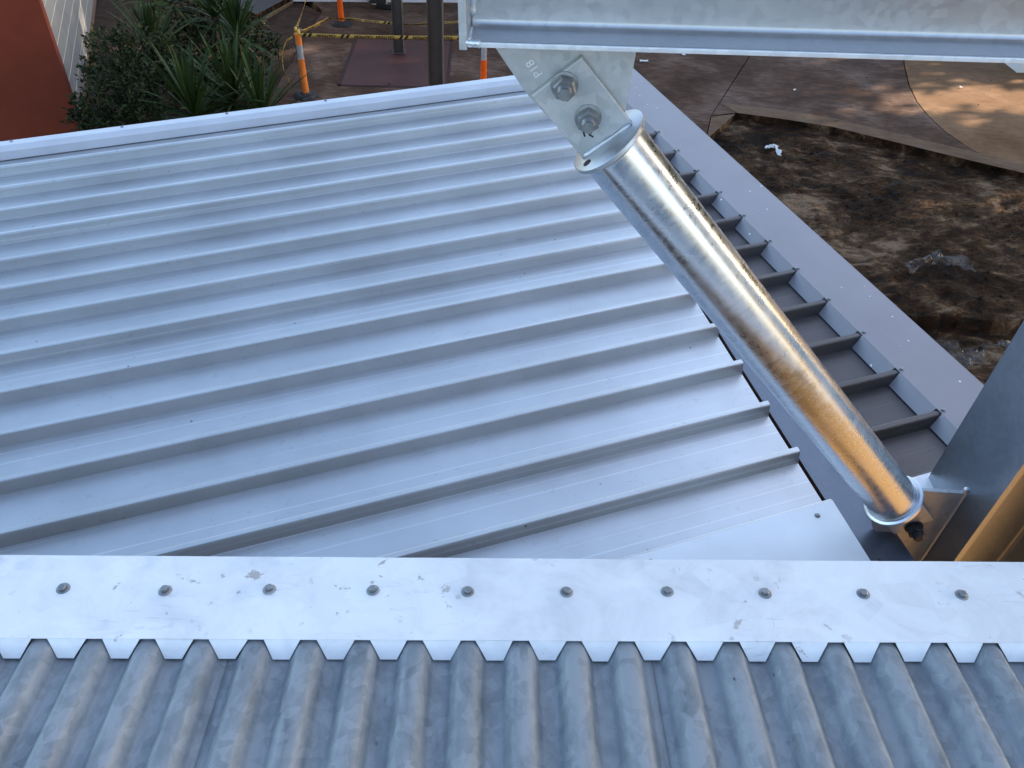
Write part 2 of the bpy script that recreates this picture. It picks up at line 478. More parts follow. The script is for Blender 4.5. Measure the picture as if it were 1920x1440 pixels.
# skirt joins the churned patch to the flat ground that reaches the horizon
for (ax, ay, bx, by) in ((x0, y0, x1, y0), (x1, y0, x1, y1), (x1, y1, x0, y1), (x0, y1, x0, y0)):
    n_ = 40
    for i in range(n_):
        p = (ax + (bx - ax) * i / n_, ay + (by - ay) * i / n_)
        q = (ax + (bx - ax) * (i + 1) / n_, ay + (by - ay) * (i + 1) / n_)
        mb.add([(*p, zf), (*q, zf), (*q, mud_z(*q)), (*p, mud_z(*p))], [(0, 1, 2, 3)])
L = 300
mb.add([(-L, -L, zf), (L, -L, zf), (L, y0, zf), (-L, y0, zf)], [(0, 1, 2, 3)])
mb.add([(-L, y1, zf), (L, y1, zf), (L, L, zf), (-L, L, zf)], [(0, 1, 2, 3)])
mb.add([(-L, y0, zf), (x0, y0, zf), (x0, y1, zf), (-L, y1, zf)], [(0, 1, 2, 3)])
mb.add([(x1, y0, zf), (L, y0, zf), (L, y1, zf), (x1, y1, zf)], [(0, 1, 2, 3)])
g = mb.build('ground', MT['mud'], smooth=True, angle=60)
tag(g, kind='structure', label='churned brown mud of the building site')

def slab(name, poly, mat, top=0.0, th=0.34, label=None, bevel=0.012):
    area = sum(poly[i][0] * poly[(i + 1) % len(poly)][1] - poly[(i + 1) % len(poly)][0] * poly[i][1] for i in range(len(poly)))
    if area < 0: poly = poly[::-1]
    n_ = len(poly)
    tri = tessellate_polygon([[Vector((x, y, 0)) for x, y in poly]])
    mb_ = MB()
    mb_.v = [(x, y, top) for x, y in poly] + [(x, y, top - th) for x, y in poly]
    for a_, b_, c_ in tri:
        A_, B_, C_ = poly[a_], poly[b_], poly[c_]
        up_ = (B_[0] - A_[0]) * (C_[1] - A_[1]) - (B_[1] - A_[1]) * (C_[0] - A_[0]) > 0
        mb_.f.append((a_, b_, c_) if up_ else (a_, c_, b_)); mb_.m.append(0)
    for i_ in range(n_):
        j_ = (i_ + 1) % n_
        mb_.f.append((i_, n_ + i_, n_ + j_, j_)); mb_.m.append(1)
    o = mb_.build(name, [mat, MT['mud']])
    return tag(o, label, kind='structure')

# the slab edge above the mud, its saw cuts and the pale strip along it
edge = [(3.574, 13.58), (4.3, 13.46), (5.137, 13.27), (6.247, 12.764), (7.05, 12.39), (7.879, 12.03), (9.6, 11.2), (12, 9.9), (30, 0.0)]
def off(pts, d):
    out = []
    for i, p in enumerate(pts):
        a = Vector(pts[max(0, i - 1)]); b = Vector(pts[min(len(pts) - 1, i + 1)])
        t_ = (b - a).normalized()
        out.append((p[0] - t_.y * d, p[1] + t_.x * d))
    return out
strip = [(p[0], p[1] + 0.0) for p in edge[:6]]
inner = off(strip, 0.36)
inner[0] = (3.33, 13.95)
slab('concrete_slab', [(4.160, 16.05), (3.095, 13.40), (2.89, 12.53), (-0.6, 7.2), (-2.5, 7.2), (-4.35, 9.0), (-4.35, 17.2), (-5.5, 19.0), (-5.5, 30), (9.60, 29.98)],
     MT['conc_brown'], label='dark stained concrete paving')
curve = [(7.62, 12.29), (7.30, 12.80), (7.10, 13.35), (7.0, 14.0), (6.99, 14.56), (7.08, 15.3), (7.30, 16.3), (7.62, 17.4), (8.5, 19.5), (13.5, 30)]
c_in = [(p[0] - 0.012, p[1]) for p in curve]
c_out = [(p[0] + 0.012, p[1]) for p in curve]
in2 = [p for p in inner if p[0] < 7.25]
slab('concrete_slab', [(3.56, 13.60)] + edge[1:5] + c_in + [(9.62, 30), (4.178, 16.04), (3.115, 13.42)], MT['conc_brown'], label='brown concrete paving between the two saw cuts')
slab('concrete_slab', strip + inner[::-1], MT['conc_edge'], top=0.005, th=0.005, label='pale concrete strip along the mud edge')
slab('concrete_slab', c_out + [(60, 30), (60, -14), (30, 0.0), (12, 9.9), (9.6, 11.2), (7.90, 12.05)], MT['conc_tan'], top=-0.004, label='tan concrete paving beyond the curved saw cut')
slab('concrete_slab', [(2.905, 12.51), (3.105, 13.385), (3.545, 13.565)], MT['conc_edge'], top=-0.006, label='small wedge of pale concrete at the mud corner', bevel=0.006)
slab('painted_pad', [(-3.415, 15.849), (-3.314, 13.682), (-1.462, 13.852), (-1.602, 16.046)], MT['oxide'], top=0.006, th=0.02, label='dark red painted square on the paving', bevel=0.003)
# dark line round the pad
mb = MB()
pp = [(-3.415, 15.849), (-3.314, 13.682), (-1.462, 13.852), (-1.602, 16.046)]
for i in range(4):
    a, b = Vector(pp[i]), Vector(pp[(i + 1) % 4])
    d = (b - a).normalized(); nn = Vector((-d.y, d.x)) * 0.028
    a, b = a - d * 0.028, b + d * 0.028
    mb.add([(*(a - nn), 0.009), (*(b - nn), 0.009), (*(b + nn), 0.009), (*(a + nn), 0.009)], [(0, 1, 2, 3)])
tag(mb.build('pad_joint', plain('dark_joint', (0.035, 0.014, 0.013), 0.7, 0, 0.2, 5, 0)), 'dark joint around the red pad', kind='structure')
slab('garden_bed', [(-4.37, 9.0), (-4.37, 17.15), (-5.45, 18.2), (-9.2, 17.6), (-6.7, 11.0), (-6.0, 9.0)], MT['soil'], top=-0.03, th=0.25, label='dark soil of the planting bed')
slab('driveway', [(-5.50, 16.5), (-5.12, 17.6), (-5.6, 24), (-12, 24), (-9.3, 18.4), (-6.4, 17.2)], MT['asphalt'], top=0.10, th=0.4, label='dark asphalt behind the planting bed')

# small litter on the paving
def litter():
    mb = MB()
    for i in range(110):
        x, y = (random.uniform(-4.3, -0.5), random.uniform(12.6, 18)) if i < 55 else (random.uniform(1.5, 8.8), random.uniform(13.4, 17))
        s = random.uniform(0.012, 0.045); a = random.uniform(0, 6.3)
        c, n_ = math.cos(a) * s, math.sin(a) * s
        z = 0.012
        mb.add([(x - c, y - n_, z), (x + n_ * .4, y - c * .4, z + random.uniform(0, .015)), (x + c, y + n_, z + .004), (x - n_ * .4, y + c * .4, z + random.uniform(0, .015))], [(0, 1, 2, 3)])
    return mb
tag(litter().build('leaf_litter', MT['litter']), 'dark dead leaves scattered on the paving', kind='stuff')
mb = MB()
for i in range(6000):
    x, y = random.uniform(2.6, 8.5), random.uniform(6.0, 13.2)
    if y > 13.4 - 0.28 * max(0, x - 4): continue
    s = random.uniform(0.007, 0.024) * (1.9 if random.random() < .06 else 1)
    z = mud_z(x, y)
    pts = [Vector((random.uniform(-1, 1), random.uniform(-1, 1), random.uniform(-.3, 1))) * s for _ in range(4)]
    pts = [Vector((1, 0, 0)) * s, Vector((-.5, .8, 0)) * s, Vector((-.5, -.8, 0)) * s, Vector((random.uniform(-.3, .3), random.uniform(-.3, .3), .8)) * s]
    rz = Matrix.Rotation(random.uniform(0, 6), 3, 'Z')
    mb.add([(rz @ p) + Vector((x, y, z - .003)) for p in pts], [(0, 1, 3), (1, 2, 3), (2, 0, 3)])
tag(mb.build('mud_clods', MT['mud']), 'loose clods of mud and small stones', kind='stuff')

# ================================================================== LOWER ROOF
roof = empty('lower_roof', 'grey steel roof with long raised ribs below the white flashing', 'roof', matrix=ROOF_M)
SP = 0.2                       # rib spacing
V0 = 19.3705 * SP              # near edge of the farthest rib top
HR = 0.044
def panel_profile():
    """(dv, w) across one panel, from the rib's near foot over the rib to the next panel's foot"""
    return [(-0.0140, -HR), (-0.0100, -HR + 0.0003), (-0.0026, -0.0058), (-0.0014, -0.0026), (0.0002, -0.0008), (0.0024, 0.0), (0.0150, 0.0),
            (0.0172, -0.0008), (0.0190, -0.0026), (0.0204, -0.0058), (0.0262, -HR + 0.0110), (0.0280, -HR + 0.0062), (0.0310, -HR + 0.0024), (0.0350, -HR),
            (0.1857, -HR)]
def panel(v, ua, ub, n=14, mat='roof'):
    mb = MB()
    rows = []
    for k in range(n + 1):
        s = k / n
        rows.append([((ua(v + dv) if callable(ua) else ua) * (1 - s) + (ub(v + dv) if callable(ub) else ub) * s, v + dv, w) for dv, w in panel_profile()])
    mb.sheet(rows)
    # fold the sheet down at both cut ends so that it has a thickness
    o = mb.build('roof_panel', MT[mat], roof)
    md = o.modifiers.new('thickness', 'SOLIDIFY'); md.thickness = 0.0012; md.offset = 1
    return o
def left_u(v): return max(-6.0, (0.62 - 0.936 * v) / 0.353)
def cut_u(v): return 1.296 + max(0.0, v - 1.08) * 0.105
U_IN, U_OUT = 1.816, 2.032
for i in range(-1, 15):
    v = V0 - i * SP
    if i == -1:
        v = V0 + SP * 0.80
        continue
    panel(v, left_u, cut_u, 16)
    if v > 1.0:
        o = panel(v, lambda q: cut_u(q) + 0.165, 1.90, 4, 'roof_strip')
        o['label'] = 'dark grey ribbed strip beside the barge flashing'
# last pan up to the far edge flashing: the panel loop ends with rib A, its pan runs to V0 + SP
# barge flashing along the right edge with a lip notched round every rib
def barge():
    mb = MB()
    vs_ = [V0 - i * SP for i in range(0, 15)]
    vend, vbeg = 4.10, 1.02
    zt = 0.0035
    mb.sheet([[(U_IN, vbeg + (vend - vbeg) * k / 24, zt), (U_OUT, vbeg + (vend - vbeg) * k / 24, zt - 0.001)] for k in range(25)])
    mb.add([(U_OUT, vbeg, zt - .001), (U_OUT, vend, zt - .001), (U_OUT + .004, vend, -0.17), (U_OUT + .004, vbeg, -0.17)], [(0, 1, 2, 3)])
    lo = [vbeg] + [v_ + 0.021 for v_ in sorted(vs_) if v_ > vbeg]
    hi = [v_ - 0.004 for v_ in sorted(vs_) if v_ > vbeg] + [vend]
    for a, b in zip(lo, hi):
        if b - a < 0.02: continue
        mb.add([(U_IN, a, zt), (U_IN, b, zt), (U_IN - 0.032, b - 0.006, -HR + 0.004), (U_IN - 0.032, a + 0.007, -HR + 0.004)], [(0, 3, 2, 1)])
    return mb.build('barge_flashing', MT['barge'], roof)
bf = barge()
md = bf.modifiers.new('thickness', 'SOLIDIFY'); md.thickness = 0.001; md.offset = -1
def screw_mesh(name, mat, r=0.0055, h=0.005, wr=0.008):
    mb = MB()
    mb.lathe([(wr, 0), (wr, 0.0012), (r * 1.18, 0.002)], 14)
    mb.lathe([(r, 0.0015), (r, h), (r * 0.86, h + 0.0007)], 6)
    me = bpy.data.meshes.new(name)
    me.from_pydata(mb.v, [], mb.f)
    me.materials.append(mat)
    return me
SCREW = screw_mesh('screw', MT['bolt'])
def put(me, name, loc, parent, rot=(0, 0, 0), scale=(1, 1, 1)):
    o = bpy.data.objects.new(name, me)
    o.location, o.rotation_euler, o.scale = loc, rot, scale
    return link(o, parent)
for i in range(0, 14):
    put(SCREW, 'screw', (U_IN + 0.012 + random.uniform(-.003, .003), V0 - i * SP + 0.008, 0.0035), bf, (0, 0, random.uniform(0, 6)))

# far edge flashing: folded cap with a sloping inner face
def edge_fl():
    mb = MB()
    prof = [(4.030, -HR + 0.003), (4.036, -0.004), (4.048, 0.016), (4.052, 0.018), (4.096, 0.019), (4.100, 0.018), (4.104, -0.12)]
    mb.sheet([[(-6.0 + 8.036 * k / 24, a, w) for a, w in prof] for k in range(25)])
    o = mb.build('edge_flashing', MT['edge'], roof)
    md = o.modifiers.new('thickness', 'SOLIDIFY'); md.thickness = 0.001; md.offset = -1
    return o
MT['edge'] = plain('edge_flashing_paint', (0.62, 0.63, 0.66), 0.32, 0.4, 0.06, 4, 0.04, 0.5)
ef = edge_fl()
for k in range(-9, 4):
    put(SCREW, 'screw', (-1.10 + 0.485 * k, 4.086, 0.019), ef, (0, 0, k))
# apron flashing where the roof meets the upper wall, cut short at the steel
def poly_sheet(name, poly, mat, parent, th=0.0012):
    mb = MB()
    mb.prism(poly, 'z', -th, 0)
    return mb.build(name, mat, parent)
MT['apron'] = plain('apron_paint', (0.80, 0.80, 0.80), 0.4, 0.15, 0.06, 5, 0.04, 0.5)
mb = MB().prism([(-1.2, 0.878), (1.272, 0.878), (1.296, 1.084), (-1.2, 1.084)], 'z', 0.002, 0.0035)
mb.prism([(-1.2, 1.0825), (1.294, 1.0825), (1.294, 1.0840), (-1.2, 1.0840)], 'z', -0.012, 0.002)
ap = mb.build('apron_flashing', MT['apron'], roof)
for u_, v_ in ((0.73, 1.055), (1.225, 1.05), (0.24, 1.055)):
    put(SCREW, 'screw', (u_, v_, 0.0035), ap, (0, 0, u_ * 9))
mb = MB().prism([(1.51, 1.03), (1.815, 1.03), (1.815, 1.085), (1.51, 1.085)], 'z', 0.0, 0.0015)
mb.build('apron_flashing', MT['apron'], roof)
# what carries the roof
mb = MB().box(-5.7, 1.24, 1.75, 3.9, -4.5, -0.16)
w_ = mb.build('wall', MT['brick'], roof)
mb = MB()
for v_ in (2.35, 3.2, 3.95):
    mb.box(-5.9, 1.98, v_, v_ + 0.05, -0.155, -HR - 0.004)
mb.build('purlin', MT['galv_dark'], roof)

# ================================================================== STEEL RAFTER IN THE SLOT
def i_section(d, b, tf, tw, rr, n=4):
    """closed polygon (x across, z up) of a rolled I section, origin at the bottom centre"""
    def arc(cx, cz, a0, a1):
        return [(cx + rr * math.cos(a0 + (a1 - a0) * k / n), cz + rr * math.sin(a0 + (a1 - a0) * k / n)) for k in range(n + 1)]
    h = b / 2; w = tw / 2
    p = [(-h, 0), (h, 0), (h, tf)]
    p += arc(w + rr, tf + rr, -math.pi / 2, -math.pi)
    p += arc(w + rr, d - tf - rr, math.pi, math.pi / 2)
    p += [(h, d - tf), (h, d), (-h, d), (-h, d - tf)]
    p += arc(-w - rr, d - tf - rr, math.pi / 2, 0)
    p += arc(-w - rr, tf + rr, 0, -math.pi / 2)
    p += [(-h, tf)]
    return p
raf = empty('steel_rafter', 'blue-grey steel rafter in the roof slot beneath the round brace', 'steel beam', matrix=ROOF_M)
mb = MB()
sec = i_section(0.2, 0.135, 0.010, 0.007, 0.01)
mb.prism([(x, z - 0.2 - 0.058) for x, z in sec], 'y', 0.55, 4.0)
mb.v = [(1.385 + (y - 1.08) * 0.105 + x, y, z) for x, y, z in mb.v]
mb.build('beam_section', MT['rafter'], raf, smooth=True, angle=30)
vv, ff = text_verts('TM03', 0.022)
mr = Matrix.Rotation(R(-62), 4, 'Z')
mb = MB().add([(mr @ p) + Vector((1.345, 0.885, -0.0570)) for p in vv], ff)
mb.build('marker_writing', MT['ink'], raf)

# ================================================================== COLUMN
cx0, cyc = 1.202, 1.436
colm = empty('steel_column', 'galvanised steel column standing at the foot of the round brace', 'column', (cx0 + 0.13, cyc, 0))
W2, TF, TW, DC = 0.128, 0.0145, 0.009, 0.256
mb = MB()
sec = i_section(DC, 2 * W2, TF, TW, 0.014)
mb.prism([(z - 0.13, x) for x, z in sec][::-1], 'z', -0.3, 6.35)
cs = mb.build('column_section', MT['galv_dark'], colm, smooth=True, angle=30)
# foot gusset welded to the flange
gy = 1.408 - cyc
mb = MB().prism([(-0.131, -0.01), (-0.131, 4.392), (-0.262, 4.392), (-0.335, 4.285), (-0.262, 4.17), (-0.2, 4.09), (-0.2, 3.9)], 'y', gy, gy + 0.012)
# keep the plate short: only round the joint
mb = MB().prism([(-0.131, 3.93), (-0.131, 4.392), (-0.258, 4.392), (-0.338, 4.275), (-0.315, 4.225), (-0.175, 4.055)][::-1], 'y', gy, gy + 0.012)
gp = mb.build('gusset_plate', MT['galv_plate'], colm, bevel=0.0012)
mb = MB()
rings = []
for k in range(13):
    z = 4.395 - 0.46 * k / 12
    r_ = 0.0055 * (0.85 + 0.3 * random.random())
    rings.append([(-0.131 + r_ * math.cos(a) * 0.9 - 0.0, gy + r_ * math.sin(a), z) for a in [i * math.pi / 4 for i in range(8)]])
mb.ring_tube(rings)
mb.lathe([(0.001, 4.389), (0.008, 4.392), (0.009, 4.402), (0.005, 4.410), (0.001, 4.412)], 8, Matrix.Translation((-0.132, gy + 0.004, 0)))
mb.build('weld_bead', MT['zinc_bright'], colm, smooth=True)

# ================================================================== BEAM
SL = math.atan2(0.030, 0.895)
bm_M = Matrix.Translation((-0.106, 1.404, 5.4945)) @ Matrix.Rotation(-SL, 4, 'Y')
beam = empty('steel_beam', 'galvanised steel beam with a welded end plate above the round brace', 'steel beam', matrix=bm_M)
mb = MB()
sec = i_section(0.165, 0.149, 0.0085, 0.006, 0.012, 6)
mb.prism(sec, 'x', 0.0, 1.305)
mb.build('beam_section', MT['galv_beam'], beam, smooth=True, angle=30, bevel=0.003)
MT['edge_glint'] = galv('flange_edge_glint', (0.80, 0.81, 0.82), 0.35, 0.5, 80, 0.8, 0.3)
MB().box(0.0, 1.30, -0.0790, -0.0746, 0.0004, 0.0090).build('flange_glint_strip', MT['edge_glint'], beam, bevel=0.0018)  # white strip paints in the light caught along the rounded flange edge
mb = MB().box(-0.0135, -0.0005, -0.080, 0.080, -0.004, 0.174)
mb.build('end_plate', MT['galv_plate'], beam, bevel=0.002)
mb = MB()
def bead(mb, pts, r_, n=8):
    rings = []
    for k, p in enumerate(pts):
        a = Vector(pts[max(0, k - 1)]); b = Vector(pts[min(len(pts) - 1, k + 1)])
        m = frame_z(Vector(p), b - a, Vector((0.3, 1, 0.2)))
        rr = r_ * (0.8 + 0.4 * random.random()) * (0.35 if k in (0, len(pts) - 1) else 1)
        rings.append([m @ Vector((rr * math.cos(2 * math.pi * i / n), rr * math.sin(2 * math.pi * i / n), 0)) for i in range(n)])
    mb.ring_tube(rings)
bead(mb, [(0.003, -0.006 - 0.0, 0.025 + 0.006 * k) for k in range(20)], 0.0085)
bead(mb, [(0.001, -0.072 + 0.006 * k, 0.0095) for k in range(11)], 0.0045)
bead(mb, [(-0.006 + 0.004 * k, -0.0755 + 0.001 * math.sin(k), 0.006 + 0.0015 * (k % 2)) for k in range(8)], 0.0065)
mb.build('weld_bead', MT['zinc_bright'], beam, smooth=True, angle=70)
# gusset below, in beam axes
iM = bm_M.inverted()
def in_beam(x, z, y=1.41):
    p = iM @ Vector((x, y, z)); return (p.x, p.z)
gpts = [in_beam(*q) for q in [(-0.085, 5.4935), (0.176, 5.4965), (0.171, 5.350), (0.125, 5.315), (0.085, 5.30), (-0.008, 5.392)]]
gpts[0] = (gpts[0][0], -0.0005); gpts[1] = (gpts[1][0], -0.0005)
mb = MB().prism(gpts, 'y', -0.001, 0.011)
gu = mb.build('gusset_plate', MT['galv_plate'], beam, bevel=0.001)
vv, ff = text_verts('P18', 0.022)
c_, s_ = math.cos(R(128)), math.sin(R(128))
gx, gz = in_beam(0.004, 5.437)
mb = MB().add([(gx + p.x * c_ - p.y * s_, -0.0016, gz + p.x * s_ + p.y * c_) for p in vv], ff)
mb.build('marker_writing', MT['chalk'], gu)

# ================================================================== ROUND BRACE
T = Vector((0.1490, 1.396, 5.3135)); B = Vector((1.020, 1.396, 4.362))
ax = (B - T).normalized()
LEN = (B - T).length
bM = frame_z(T, ax, Vector((0, -1, 0)))          # local z down the tube, local x towards the camera side (-Y)
brace = empty('tube_brace', 'shiny galvanised round tube brace slanting from the beam down to the column', 'brace', matrix=bM)
RT = 0.0635
mb = MB()
nl = 30
mb.lathe([(RT, LEN * k / nl) for k in range(nl + 1)], 64)
mb.build('tube', MT['tube'], brace, smooth=True)
for zc, s in ((0.0, 1), (LEN, -1)):
    mb = MB()
    mb.lathe([(0.074, -0.006), (0.076, -0.0045), (0.076, 0.0035), (0.074, 0.005)], 56, Matrix.Translation((0, 0, zc)))
    cp = mb.build('cap_plate', MT['zinc_bright'] if s < 0 else MT['galv'], brace, smooth=True)
    # weld fillet between cap and tube
    mb = MB()
    prof = [(RT - 0.002, zc + s * 0.004), (RT + 0.006, zc + s * 0.0045), (RT + 0.0035, zc + s * 0.009), (RT - 0.002, zc + s * 0.012)]
    rings = []
    for i in range(72):
        a = 2 * math.pi * i / 72
        j = 1 + 0.25 * noise.noise(Vector((math.cos(a) * 6, math.sin(a) * 6, zc)))
        rings.append([((RT + (r_ - RT) * j) * math.cos(a), (RT + (r_ - RT) * j) * math.sin(a), z) for r_, z in prof])
    rings.append(rings[0])
    mb.ring_tube(rings, False)
    mb.build('weld_bead', MT['rust_weld'] if s > 0 and 'rust_weld' in MT else MT['galv'], cp, smooth=True, angle=70)
# flat tab plates welded on the caps; local y lies in the brace plane
ydir = (bM.to_3x3() @ Vector((0, 1, 0)))
TAB_W = 0.0545
def tab(z0, z1, bolts, mat, bmat, proud=0.0):
    mb = MB().box(-0.004 + proud, 0.0085 + proud, -TAB_W, TAB_W, min(z0, z1), max(z0, z1))
    tb = mb.build('tab_plate', mat, brace, bevel=0.0015)
    mb = MB()
    zc = z1 if abs(z1) < 0.1 else z0
    for sx in (-0.004, 0.0085):
        bead(mb, [(sx, -TAB_W + 2 * TAB_W * k / 16, z1 - (0.0015 if z1 < 0.1 else -0.0015)) for k in range(17)], 0.0055)
    mb.build('weld_bead', MT['galv'], tb, smooth=True, angle=70)
    for (by, bz) in bolts:
        m = frame_z(Vector((0.0085 + proud, by, bz)), Vector((1, 0, 0)), Vector((0, 1, 0)))
        bo = bpy.data.objects.new('bolt', None); bo.empty_display_size = 0.01
        link(bo, brace)
        bo.matrix_local = m
        ra = random.uniform(0, 1)
        MB().lathe([(0.0235, 0.0003), (0.0240, 0.001), (0.0240, 0.0038), (0.0225, 0.0045)], 40).build('washer', bmat, bo, smooth=True)
        MB().lathe([(0.0185, 0.0046), (0.0212, 0.007), (0.0212, 0.0225), (0.0185, 0.0255)], 6, rot=ra).build('nut', bmat, bo)
        mb = MB()
        pr = [(0.0122, 0.004)]
        for k in range(7): pr += [(0.0123, 0.0255 + k * 0.0022), (0.0114, 0.0266 + k * 0.0022)]
        pr += [(0.0105, 0.0425)]
        mb.lathe(pr, 24)
        mb.build('threaded_end', bmat, bo, smooth=True, angle=50)
        MB().lathe([(0.0235, -0.030), (0.0235, -0.0265)], 24).build('washer', bmat, bo, smooth=True)
        MB().lathe([(0.019, -0.044), (0.021, -0.042), (0.021, -0.0302)], 6, rot=ra).build('bolt_head', bmat, bo)
    return tb
def to_local(x, z):
    p = bM.inverted() @ Vector((x, 1.396, z)); return p.y, p.z
b1, b2, b3 = to_local(0.058, 5.418), to_local(0.105, 5.362), to_local(1.107, 4.268)
tab(-0.158, -0.0065, [b1, b2], MT['galv_plate'], MT['bolt'])
tab(LEN + 0.130, LEN + 0.0055, [b3], MT['galv_plate'], MT['bolt_dark'])
# drain hole and pen ticks on the upper cap
mb = MB().lathe([(0.008, -0.0062), (0.008, -0.0070)], 20, Matrix.Translation((0.034, 0.046 if ydir.z < 0 else -0.046, 0)))
mb.build('drain_hole', MT['ink'], brace)
mb = MB()
for (yy, zz, an) in ((-0.010, -0.040, 0.5), (-0.004, -0.034, 1.9), (0.004, -0.044, 1.2)):
    d = Vector((0, math.cos(an), math.sin(an))) * 0.005
    nrm = Vector((0, -math.sin(an), math.cos(an))) * 0.0016
    p = Vector((0.0090, yy + 0.02, zz))
    mb.add([p - d - nrm, p + d - nrm, p + d + nrm, p - d + nrm], [(0, 1, 2, 3)])
mb.build('marker_writing', MT['ink'], brace)

# ================================================================== UPPER ROOF (foreground)
upper = empty('upper_roof', 'weathered corrugated zinc roof edged by a pale scalloped flashing', 'roof', matrix=UP_M)
P = 0.0872
HC = 0.0245
def corr_prof():
    """one pitch, centred on a crest"""
    return [(-0.0438, -HC), (-0.0335, -HC), (-0.0305, -HC + 0.0012), (-0.0275, -HC + 0.0050), (-0.0180, -0.0052), (-0.0145, -0.0018), (-0.0105, -0.0004), (0.0, 0.0006),
            (0.0105, -0.0004), (0.0145, -0.0018), (0.0180, -0.0052), (0.0275, -HC + 0.0050), (0.0305, -HC + 0.0012), (0.0335, -HC)]
def corr_sheet(k0, k1, lift=0.0):
    mb = MB()
    pr = []
    for k in range(k0, k1):
        pr += [(k * P + s, w) for s, w in corr_prof()]
    pr.append((k1 * P - 0.0438, -HC))
    rows = []
    for j in range(25):
        tt = 0.09 - (1.6 * j / 24 if j < 24 else 5.0)
        rows.append([(s + 0.0012 * noise.noise(Vector((s * 7, tt * 4, lift * 99))), tt, w + lift + 0.0012 * noise.noise(Vector((s * 9, tt * 5, 3)))) for s, w in pr])
    mb.sheet(rows)
    o = mb.build('roof_sheet', MT['zinc_old'], upper, smooth=True, angle=50)
    md = o.modifiers.new('thickness', 'SOLIDIFY'); md.thickness = 0.0009; md.offset = 1
    return o
corr_sheet(-21, -13, 0.0012)
corr_sheet(-13, -5, 0.0)
corr_sheet(-5, 3, 0.0012)
corr_sheet(3, 11, 0.0)
corr_sheet(11, 17, 0.0012)
mb = MB()
S0, S1 = -21 * P, 16.5 * P
top = 0.0065
nseg = 60
rows = []
for j, tt in enumerate((0.0, 0.03, 0.08, 0.13, 0.177)):
    rows.append([(S0 + (S1 - S0) * k / nseg, tt, top + 0.0008 * noise.noise(Vector((k * 0.5, tt * 9, 1)))) for k in range(nseg + 1)])
mb.sheet(rows[::-1])
mb.add([(S0, 0.177, top), (S1, 0.177, top), (S1, 0.179, top - 0.075), (S0, 0.179, top - 0.075)], [(0, 1, 2, 3)])
for k in range(-21, 16):
    a0, a1 = k * P + 0.0130 + random.uniform(-.0014, .0014), (k + 1) * P - 0.0130 + random.uniform(-.0014, .0014)
    b0, b1_ = k * P + 0.0300 + random.uniform(-.0012, .0012), (k + 1) * P - 0.0300 + random.uniform(-.0012, .0012)
    zb, yb = -HC + 0.0065 + random.uniform(-.0008, .0008), -0.020 + random.uniform(-.0012, .0012)
    mb.add([(a0, 0.0, top), (a1, 0.0, top), (b1_, yb, zb), (b0, yb, zb)], [(0, 3, 2, 1)])
    
fl = mb.build('cap_flashing', MT['flash_pale'], upper)
md = fl.modifiers.new('thickness', 'SOLIDIFY'); md.thickness = 0.0011; md.offset = -1
# hex screws on every second crest
def hex_screw():
    mb = MB()
    mb.lathe([(0.0092, 0), (0.0095, 0.0006), (0.0092, 0.0022), (0.0072, 0.0030)], 22)
    mb.lathe([(0.0058, 0.0026), (0.0058, 0.0072), (0.0048, 0.0080)], 6)
    me = bpy.data.meshes.new('hex_screw')
    me.from_pydata(mb.v, [], mb.f)
    me.materials.append(MT['bolt'])
    return me
HX = hex_screw()
for k in range(-19, 16, 2):
    put(HX, 'screw', (k * P + random.uniform(-.006, .006), 0.100 + random.uniform(-.003, .003), top + 0.0003), fl, (random.uniform(-.12, .12), random.uniform(-.12, .12), random.uniform(0, 6)), (1.22, 1.22, 1.15))
# walls of the upper building; unseen ochre one added for gold reflections in steel
mb = MB().box(0.85, 6.0, -0.62, -0.40, -4.79, -0.075)
mb.build('wall', MT['ochre'], upper)
mb = MB().box(-6.0, 0.85, -0.62, -0.41, -4.79, -0.075)
mb.build('wall', MT['under_wall'], upper)
# ================================================================== BOLLARDS
def make_bollard(label, loc, lean, mat_top, mat_low, group):
    o = empty('bollard', label, 'bollard', loc, random.uniform(0, 6), group)
    o.rotation_euler = (lean[0], lean[1], 0)
    MB().lathe([(0.215, 0.0), (0.21, 0.02), (0.165, 0.05), (0.10, 0.062), (0.075, 0.075)], 8).build('base', MT['rubber'], o)
    MB().lathe([(0.060, 0.06), (0.055, 0.30), (0.0525, 0.62), (0.056, 0.63)], 24).build('post', mat_low, o, smooth=True)
    MB().lathe([(0.0475, 0.60), (0.0475, 0.86)], 24).build('reflective_band', MT['reflector'], o, smooth=True)
    MB().lathe([(0.052, 0.855), (0.051, 0.99), (0.058, 1.0), (0.058, 1.03), (0.045, 1.045)], 24).build('top_cap', mat_top, o, smooth=True)
    return o
bg_ = 'orange bollards holding the caution tape'
BA, BB, BC, BD = (-3.772, 13.177, 0.0), (-3.83, 16.548, 0.0), (-0.814, 13.62, 0.0), (-1.37, 16.588, 0.0)
make_bollard('faded orange bollard with caution tape knotted on top beside the strap-leaved plant', BA, (0.0, -0.005), MT['orange_old'], MT['orange_old'], bg_)
make_bollard('bright orange bollard on a black base between the planting bed and brown posts', BB, (0.0, 0.0), MT['orange'], MT['orange'], bg_)
make_bollard('bright orange bollard with grey band beside the gusset plate', BC, (0, 0), MT['orange'], MT['orange'], bg_)
make_bollard('orange bollard with black rubber base half hidden behind the beam end plate', BD, (0, 0), MT['orange'], MT['orange'], bg_)

